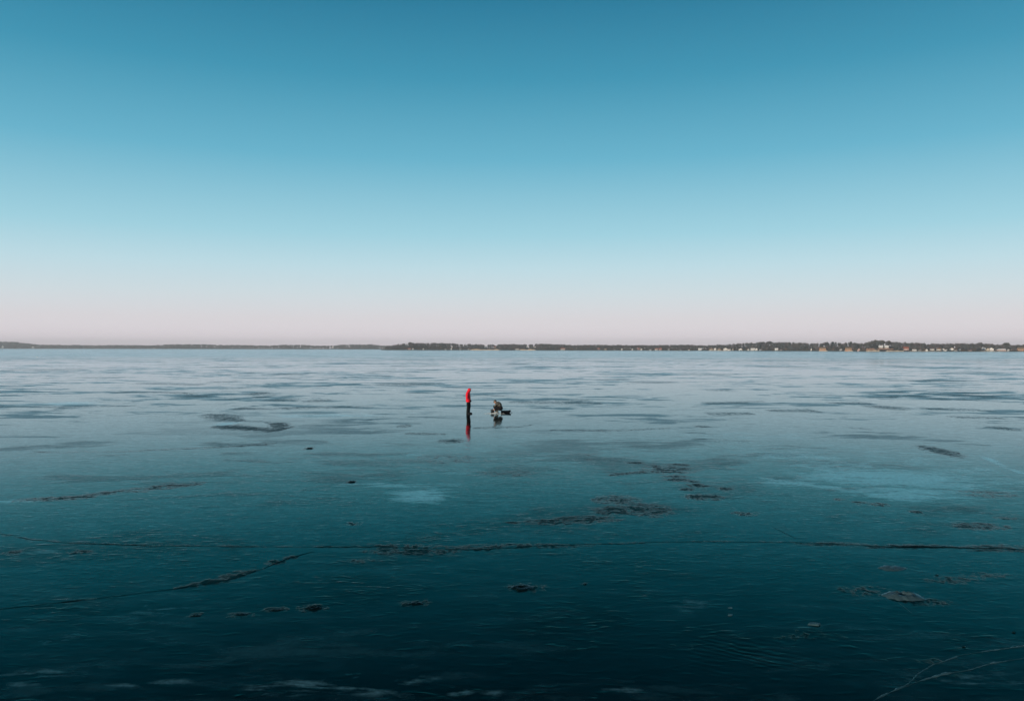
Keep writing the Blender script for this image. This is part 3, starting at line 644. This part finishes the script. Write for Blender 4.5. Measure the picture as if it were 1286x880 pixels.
for a in [(1263.5,60,430.6,'bare',(.045,.050,.042),'dark round crowned tree standing out at the far right',1.5),
 (1099.5,88,427.2,'bare',(.055,.052,.042),'tallest bare tree of the skyline, above the terraced bluff',1.5),
 (1108,88,427.8,'bare',(.060,.056,.044),'broad bare tree above the left wing of the villa',1.6),
 (1116,84,428.2,'bare',(.062,.052,.045),'broad bare tree above the right wing of the villa',1.4),
 (1160.5,80,430.0,'fir',(.022,.034,.026),'pointed dark fir rising above the wood right of the villa',1.0),
 (1178.5,80,430.8,'fir',(.020,.032,.026),'small pointed fir above the row of white houses',1.0),
 (1194.5,80,431.0,'fir',(.022,.034,.026),'pointed fir above the right end of the white house row',1.0),
 (1045.5,100,428.6,'fir',(.026,.040,.034),'fir crowning the left one of two small wooded peaks',1.6),
 (1068.5,96,428.6,'fir',(.026,.040,.034),'fir crowning the right one of two small wooded peaks',1.6),
 (515,96,429.8,'bare',(.040,.044,.036),'rounded tree topping the left crest of the headland',1.4),
 (967,100,428.7,'bare',(.040,.046,.040),'rounded tree topping the long wood crest in the middle right',1.5),
 (1231.5,84,430.6,'bare',(.058,.050,.046),'bare tree above the gap left of the brightest white gable',1.4),
 (1255,70,432.4,'fir',(.024,.034,.028),'small dark fir left of the round crowned tree',1.1),
 (1102.5,58,434.2,'fir',(.014,.022,.018),'dark fir beside the left wing of the villa',1.3)]: lone_tree(*a)

# ================================================================== PEOPLE AND THEIR GEAR
SKIN = simple('skin', (.52,.30,.22), .55, .4, .08, 20)
def fabric(name, c, var=.2, sc=30, rough=.75):
    m_ = Mat(name); p_ = m_.pos(); n_ = m_.noise(p_, sc, 4)
    m_.set(color=m_.mixc(n_, tuple(x*(1-var) for x in c), tuple(min(1,x*(1+var)) for x in c)), rough=rough, spec=.25, normal=m_.bump(m_.noise(m_.scale(p_, (1,1,1.6)), 9, 4), .5, .02)); return m_.m
RED = fabric('red_jacket_cloth', (.80,.008,.026), .1, 20, .6)
BLACKC = fabric('black_trouser_cloth', (.007,.008,.009)); BOOTM = fabric('boot_leather', (.012,.013,.014), .2, 30, .5)
GLOVE = fabric('dark_glove', (.015,.016,.018))
mm = Mat('camouflage_cloth'); p = mm.pos(); v1 = mm.noise(p, 11, 3, .5, 1.2); v2 = mm.noise(mm.scale(p, (1.3,1,1)), 17, 2, .5, .8)
mm.set(color=mm.mixc(mm.step(v2,.54,.60), mm.mixc(mm.step(v1,.47,.53), (.075,.068,.050), (.026,.028,.022)), (.26,.23,.19)), rough=.8, spec=.2, normal=mm.bump(mm.noise(p, 14, 4), .5, .02)); CAMO = mm.m
HAIRM = simple('hair', (.03,.02,.015), .7, .3, .3, 60)
def hand(mb, wrist, direc, down, side, curl=.6):
    """palm, four unequal bent fingers and a thumb from the side of the palm"""
    d = Vector(direc).normalized(); n = Vector(down); n = (n-d*n.dot(d)).normalized(); s = d.cross(n)*side
    w = Vector(wrist); k = w+d*.085
    mb.limb([w, w+d*.045, k], [.026,.031,.030])
    mb.limb([w+d*.03+s*.022, k+s*.026], [.022,.018]); mb.limb([w+d*.03-s*.022, k-s*.026], [.022,.018])
    for q, ln in zip((-.034,-.012,.011,.033), (.062,.076,.082,.072)):
        a = k+s*q; c1 = (d*math.cos(curl*.5)+n*math.sin(curl*.5)); c2 = (d*math.cos(curl*1.3)+n*math.sin(curl*1.3)); c3 = (d*math.cos(curl*2)+n*math.sin(curl*2))
        mb.limb([a, a+c1*ln*.45, a+c1*ln*.45+c2*ln*.32, a+c1*ln*.45+c2*ln*.32+c3*ln*.25], [.0100,.0095,.0088,.0078], 8)
    b = w+d*.03+s*.028; mb.limb([b, b+s*.026+d*.026, b+s*.030+d*.058+n*.012], [.014,.0115,.0095], 8)
def head(mb, c, fwd, up):
    f = Vector(fwd).normalized(); u = Vector(up); u = (u-f*u.dot(f)).normalized(); s = u.cross(f)
    M = Matrix((f, s, u)).transposed()
    P_ = lambda a, b, h: Vector(c)+f*a+s*b+u*h
    mb.ell(P_(-.010,0,.030), (.098,.076,.088), M); mb.ell(P_(.030,0,-.035), (.066,.058,.078), M); mb.ell(P_(.062,0,-.088), (.026,.028,.022), M)
    mb.limb([P_(.090,0,.012), P_(.116,0,-.028)], [.010,.015], 8); mb.ell(P_(.088,0,-.060), (.012,.026,.009), M)
    mb.ell(P_(.082,.030,.020), (.014,.022,.010), M); mb.ell(P_(.082,-.030,.020), (.014,.022,.010), M)
    for b in (-1, 1): mb.ell(P_(-.012,b*.078,-.005), (.020,.009,.032), M)
    return P_, M
def eyes(P_, e):
    for b in (-1, 1): MB().ell(P_(.086,b*.031,.004), (.009,.012,.008), nu=8, nv=6).build('eye', GLASS, e, True)

# --- standing person, facing right, head bowed, hands held low in front
g = ground(588.3, 519.6)
ps = empty('person', g, R(-6), 'standing person in a red hooded jacket and black trousers looking down', 'person', 'people on the ice')
b = MB()
b.limb([(0,0,.93),(-.02,0,1.08),(-.035,0,1.24),(-.03,0,1.36)], [.135,.125,.14,.125])
b.limb([(-.03,.10,1.40),(-.035,.17,1.40)], [.075,.062]); b.limb([(-.03,-.10,1.40),(-.035,-.17,1.40)], [.075,.062])
b.limb([(-.02,0,1.42),(.02,0,1.51),(.045,0,1.57)], [.062,.056,.055])
P1, M1 = head(b, (.085,0,1.625), (.86,0,-.5), (.5,0,.86))
for s in (-1, 1):
    fx = .045 if s > 0 else -.035
    b.limb([(-.035,s*.19,1.39),(-.05,s*.225,1.13),(.09,s*.16,.935)], [.052,.044,.032]); hand(b, (.105,s*.145,.915), (.55,-s*.45,-.65), (-.3,-s*.8,0), -s)
    b.limb([(0,s*.09,.92),(fx+.015,s*.105,.50),(fx-.02,s*.11,.10)], [.088,.058,.042]); b.limb([(fx-.03,s*.11,.05),(fx+.07,s*.115,.045),(fx+.15,s*.12,.03)], [.040,.036,.028])
fuse(b.build('body', SKIN, ps, True), .009, 3); eyes(P1, ps)
j = MB()
def rings(mb, defs, seg=22):
    vs, fs = [], []
    for (x, y, z, rx, ry, ti) in defs:
        for k in range(seg):
            a = 2*math.pi*k/seg; px_, py_ = rx*math.cos(a), ry*math.sin(a)
            vs.append((x+px_*math.cos(ti), y+py_, z-px_*math.sin(ti)))
    n = len(defs)
    for i in range(n-1):
        for k in range(seg): k2 = (k+1) % seg; fs.append((i*seg+k, i*seg+k2, (i+1)*seg+k2, (i+1)*seg+k))
    fs += [tuple(range(seg-1,-1,-1)), tuple((n-1)*seg+k for k in range(seg))]
    return mb.add(vs, fs)
rings(j, [(.0,0,.815,.165,.215,0),(-.002,0,.86,.170,.220,0),(-.008,0,.95,.162,.212,0),(-.02,0,1.08,.155,.205,.05),(-.035,0,1.22,.160,.215,.1),(-.035,0,1.33,.150,.215,.15),(-.025,0,1.41,.138,.190,.2),(.0,0,1.48,.125,.145,.35),(.03,0,1.55,.118,.120,.5)])
for s in (-1, 1):
    j.limb([(-.03,s*.16,1.39),(-.045,s*.215,1.27),(-.055,s*.238,1.12),(.02,s*.205,1.01),(.095,s*.155,.93)], [.082,.078,.070,.066,.058])
jk = fuse(j.build('jacket', RED, ps, True), .011, 3)
h = MB()    # raised hood: open towards the face
f = Vector((.86,0,-.5)); u = Vector((.5,0,.86)); Mh = Matrix((f, u.cross(f), u)).transposed(); c = Vector((.078,0,1.625)); vs, fs = [], []; nu_, nv_ = 22, 12
for lay, k in ((0,1.0),(1,.90)):
    for jv in range(nv_+1):
        th = R(180-jv*118/nv_)         # from the back round to the rim of the face opening
        for i in range(nu_):
            ph = 2*math.pi*i/nu_
            p = Vector((.150*k*math.cos(th), .118*k*math.sin(th)*math.cos(ph), (.132*k)*math.sin(th)*math.sin(ph)))
            vs.append(c+Mh @ p)
q = (nv_+1)*nu_
for lay in (0,1):
    for jv in range(nv_):
        for i in range(nu_):
            i2 = (i+1) % nu_; t_ = (lay*q+jv*nu_+i, lay*q+jv*nu_+i2, lay*q+(jv+1)*nu_+i2, lay*q+(jv+1)*nu_+i); fs.append(t_ if lay == 0 else t_[::-1])
for i in range(nu_): i2 = (i+1) % nu_; fs.append((nv_*nu_+i, nv_*nu_+i2, q+nv_*nu_+i2, q+nv_*nu_+i))
h.add(vs, fs); h.build('hood', RED, jk, True)
MB().tube([(.162,0,.835),(.155,0,1.0),(.142,0,1.2),(.128,0,1.36),(.10,0,1.45)], .008, 6).build('zip', BLACKC, jk)
t = MB()
rings(t, [(0,0,.78,.12,.17,0),(0,0,.86,.135,.175,0),(0,0,.96,.13,.17,0)])
for s in (-1, 1):
    fx = .045 if s > 0 else -.035
    t.limb([(0,s*.09,.86),(fx+.01,s*.10,.66),(fx+.018,s*.108,.48),(fx-.01,s*.11,.28),(fx-.02,s*.112,.12)], [.108,.095,.080,.074,.076])
fuse(t.build('trousers', BLACKC, ps, True), .011, 3)
for s in (-1, 1):
    fx = .045 if s > 0 else -.035
    bo = MB().limb([(fx-.025,s*.112,.17),(fx-.03,s*.112,.06)], [.062,.058]).limb([(fx-.04,s*.112,.052),(fx+.08,s*.118,.052),(fx+.165,s*.124,.042)], [.050,.050,.040])
    x = fuse(bo.build('boot', BOOTM, ps, True), .01, 2)
    MB().box((fx+.055,s*.117,.013),(.30,.095,.024)).build('sole', GLOVE, x)
    gl = MB(); hand(gl, (.105,s*.145,.915), (.55,-s*.45,-.65), (-.3,-s*.8,0), -s); o = gl.build('glove', GLOVE, ps, True)
    fuse(o, .006, 1); dm = o.modifiers.new('puff', 'DISPLACE'); dm.strength = .008; dm.mid_level = 0

# --- crouching angler, facing left, bent over the hole
g2 = ground(624.6, 519.0)
pc = empty('person', g2, R(180-14), 'crouching angler in camouflage jacket and dark trousers bent over the ice', 'person', 'people on the ice')
b = MB()
b.limb([(-.22,0,.33),(-.20,0,.45),(-.12,0,.58),(-.03,0,.68)], [.14,.13,.135,.12])
b.limb([(-.03,.10,.70),(-.02,.18,.68)], [.07,.06]); b.limb([(-.03,-.10,.70),(-.02,-.18,.68)], [.07,.06]); b.limb([(0,0,.70),(.06,0,.755),(.10,0,.775)], [.062,.056,.055])
P2, M2 = head(b, (.155,0,.805), (.80,0,-.60), (.60,0,.80))
HANDS = {}
for s in (-1, 1):
    b.limb([(-.20,s*.09,.32),(.17,s*.17,.47)], [.092,.064]); b.limb([(.17,s*.17,.47),(.02,s*.13,.11)], [.062,.042]); b.limb([(.0,s*.13,.055),(.10,s*.14,.05),(.18,s*.145,.03)], [.042,.036,.028])
    wr = Vector((.185, s*.05, .33)); HANDS[s] = wr
    b.limb([(-.02,s*.19,.67),(.10,s*.22,.54),tuple(wr)], [.052,.043,.030]); hand(b, wr, (.35,-s*.12,-.90), (-.2,-s*.9,-.1), -s, .75)
fuse(b.build('body', SKIN, pc, True), .009, 3); eyes(P2, pc)
j = MB(); j.limb([(-.20,0,.56),(-.17,0,.60),(-.12,0,.65),(-.08,0,.68),(-.03,0,.70)], [.140,.150,.155,.150,.125])
j.limb([(-.15,.07,.58),(-.05,.12,.67)],[.13,.115]); j.limb([(-.15,-.07,.58),(-.05,-.12,.67)],[.13,.115]); j.limb([(-.02,0,.70),(.055,0,.755)], [.10,.082])
for s in (-1, 1): j.limb([(-.03,s*.17,.66),(.04,s*.215,.60),(.10,s*.225,.54),(.15,s*.14,.45),(.178,s*.065,.375)], [.085,.074,.062,.054,.045])
jc = fuse(j.build('jacket', CAMO, pc, True), .011, 3)
MB().tube([P2(-.02+.075*math.cos(a),.075*math.sin(a),-.115) for a in np.linspace(0,2*math.pi,15)[:-1]]+[P2(.055,0,-.115)], .018, 8).build('collar', CAMO, jc, True)
ct = MB(); ct.ell(P2(-.012,0,.055), (.106,.088,.078), M2); ct.ell(P2(-.012,0,.020), (.108,.090,.030), M2); cap = ct.build('cap', CAMO, pc, True)
MB().ell(P2(.105,0,.040), (.060,.062,.008), M2).build('peak', BLACKC, cap, True)
MB().ell(P2(-.075,0,-.015), (.040,.070,.045), M2).build('hair', HAIRM, pc, True)
t = MB(); t.ell((-.235,0,.37), (.165,.185,.165))
for s in (-1, 1):
    t.limb([(-.20,s*.09,.32),(-.02,s*.13,.41),(.165,s*.17,.475)], [.125,.108,.088]); t.limb([(.165,s*.17,.475),(.09,s*.15,.30),(.025,s*.135,.15)], [.086,.080,.072])
fuse(t.build('trousers', BLACKC, pc, True), .011, 3)
PALEBOOT = fabric('pale_winter_boot', (.34,.32,.28), .35, 12)
for s in (-1, 1):
    bo = MB().limb([(.03,s*.134,.20),(.005,s*.13,.07)], [.072,.062]).limb([(-.01,s*.13,.055),(.10,s*.14,.055),(.185,s*.146,.045)], [.052,.052,.042])
    x = fuse(bo.build('boot', PALEBOOT, pc, True), .01, 2); MB().box((.085,s*.139,.013),(.29,.10,.024)).build('sole', GLOVE, x)

# --- his tackle box, sled, hole and shavings
PLAST = simple('black_plastic', (.010,.011,.013), .42, .45, .2, 12); PLAST2 = simple('dark_blue_plastic', (.008,.011,.016), .38, .45, .2, 12)
METAL = simple('steel', (.45,.45,.45), .3, .6, .1)
gb = ground(618.6, 518.3)
tb = empty('tackle_box', gb, R(12), 'black upright tackle box on the ice in front of the crouching angler', 'box')
MB().box((0,0,.10),(.20,.30,.20),1.04).build('body', PLAST, tb)
ld = MB().box((0,0,.2225),(.222,.322,.04),.94).build('lid', PLAST, tb)
MB().tube([(0,-.07,.235),(0,-.065,.275),(0,.065,.275),(0,.07,.235)], .009, 8).build('handle', PLAST2, ld)
for s in (-1, 1): MB().box((s*.07,-.162,.185),(.03,.012,.05)).build('latch', METAL, tb)
gs = ground(635.2, 518.4)
sl = empty('sled', gs+Vector((0,.12,0)), R(4), 'low dark plastic sled lying on the ice behind the crouching angler', 'sled')
vs, fs = [], []; n = 15
prof = [(-.20,.135),(-.19,.14),(-.165,.04),(-.12,.018),(.12,.018),(.165,.04),(.19,.14),(.20,.135)]
for i in range(n):
    q = i/(n-1); x = -.33+.66*q; lift = .05*max(0,(q-.78)/.22)**2+.03*max(0,(.12-q)/.12)**2; nar = 1-.25*max(0,(q-.75)/.25)**2
    for y_, z_ in prof: vs.append((x, y_*nar, z_+lift*(1.0)))
k = len(prof)
for i in range(n-1):
    for j_ in range(k-1): fs.append((i*k+j_, i*k+j_+1, (i+1)*k+j_+1, (i+1)*k+j_))
fs += [tuple(range(k)), tuple((n-1)*k+i for i in range(k-1,-1,-1))]
hl = MB().add(vs, fs).build('hull', PLAST2, sl); sm = hl.modifiers.new('shell','SOLIDIFY'); sm.thickness = .012
for s in (-1, 1): MB().tube([(-.32,s*.10,.012),(.22,s*.10,.012),(.30,s*.095,.035),(.335,s*.09,.07)], .012, 8).build('runner', PLAST, sl)
MB().tube([(.33,.10,.15),(.40,.07,.03),(.46,0,.012),(.40,-.07,.03),(.33,-.10,.15)], .007, 6).build('tow_rope', BLACKC, sl)
SNOW = simple('ice_shavings', (.72,.76,.76), .6, .3, .1, 30)
gh = ground(621.5, 519.4); mb = MB()
for k in range(520):
    a = rng.uniform(0, 6.28); r_ = abs(rng.normal(0, .26)); cx, cy = .02+math.cos(a)*r_*1.15, math.sin(a)*r_*1.3
    if k > 470: cx = -rng.uniform(.2, .75); cy = rng.normal(.12, .2)
    s_ = rng.uniform(.010,.032); hz = max(0, .05*(1-r_/.4)) if k <= 400 else 0
    e = [Vector(rng.normal(0,1,3)).normalized()*s_ for _ in range(4)]
    c = Vector((cx, cy, hz*rng.random()+s_*.4)); mb.add([c+v for v in e], [(0,1,2),(0,3,1),(1,3,2),(0,2,3)])
sh = mb.build('ice_shavings', SNOW); sh.location = gh; tag(sh, 'white ice shavings scattered round the hole at the angler\'s feet', 'ice shavings', kind='stuff')
mb = MB()
mound('fishing_hole', 620.2, 519.6, .12, .03, [(.2,-.05),(.55,-.02),(.65,.6),(.8,1.0),(.92,.4),(1,0)], PALEICE, 31, 'small slushy fishing hole between the tackle box and the angler', 'ice hole', nu=24)

# ================================================================== THE COLD HAZE OVER THE LAKE
hz = MB().box((0, 3000, 28.0), (14600, 6500, 58.0))
hm = bpy.data.materials.new('haze'); hm.use_nodes = True; t_ = hm.node_tree; t_.nodes.clear()
o_ = t_.nodes.new('ShaderNodeOutputMaterial'); pv = t_.nodes.new('ShaderNodeVolumePrincipled'); t_.links.new(pv.outputs[0], o_.inputs['Volume'])
pv.inputs['Color'].default_value = (.93,.95,1.0,1); pv.inputs['Density'].default_value = 1.5e-4; pv.inputs['Anisotropy'].default_value = 0.0
ho = hz.build('haze', hm); ho['kind'] = 'stuff'; ho['label'] = 'thin pale winter haze over the lake'
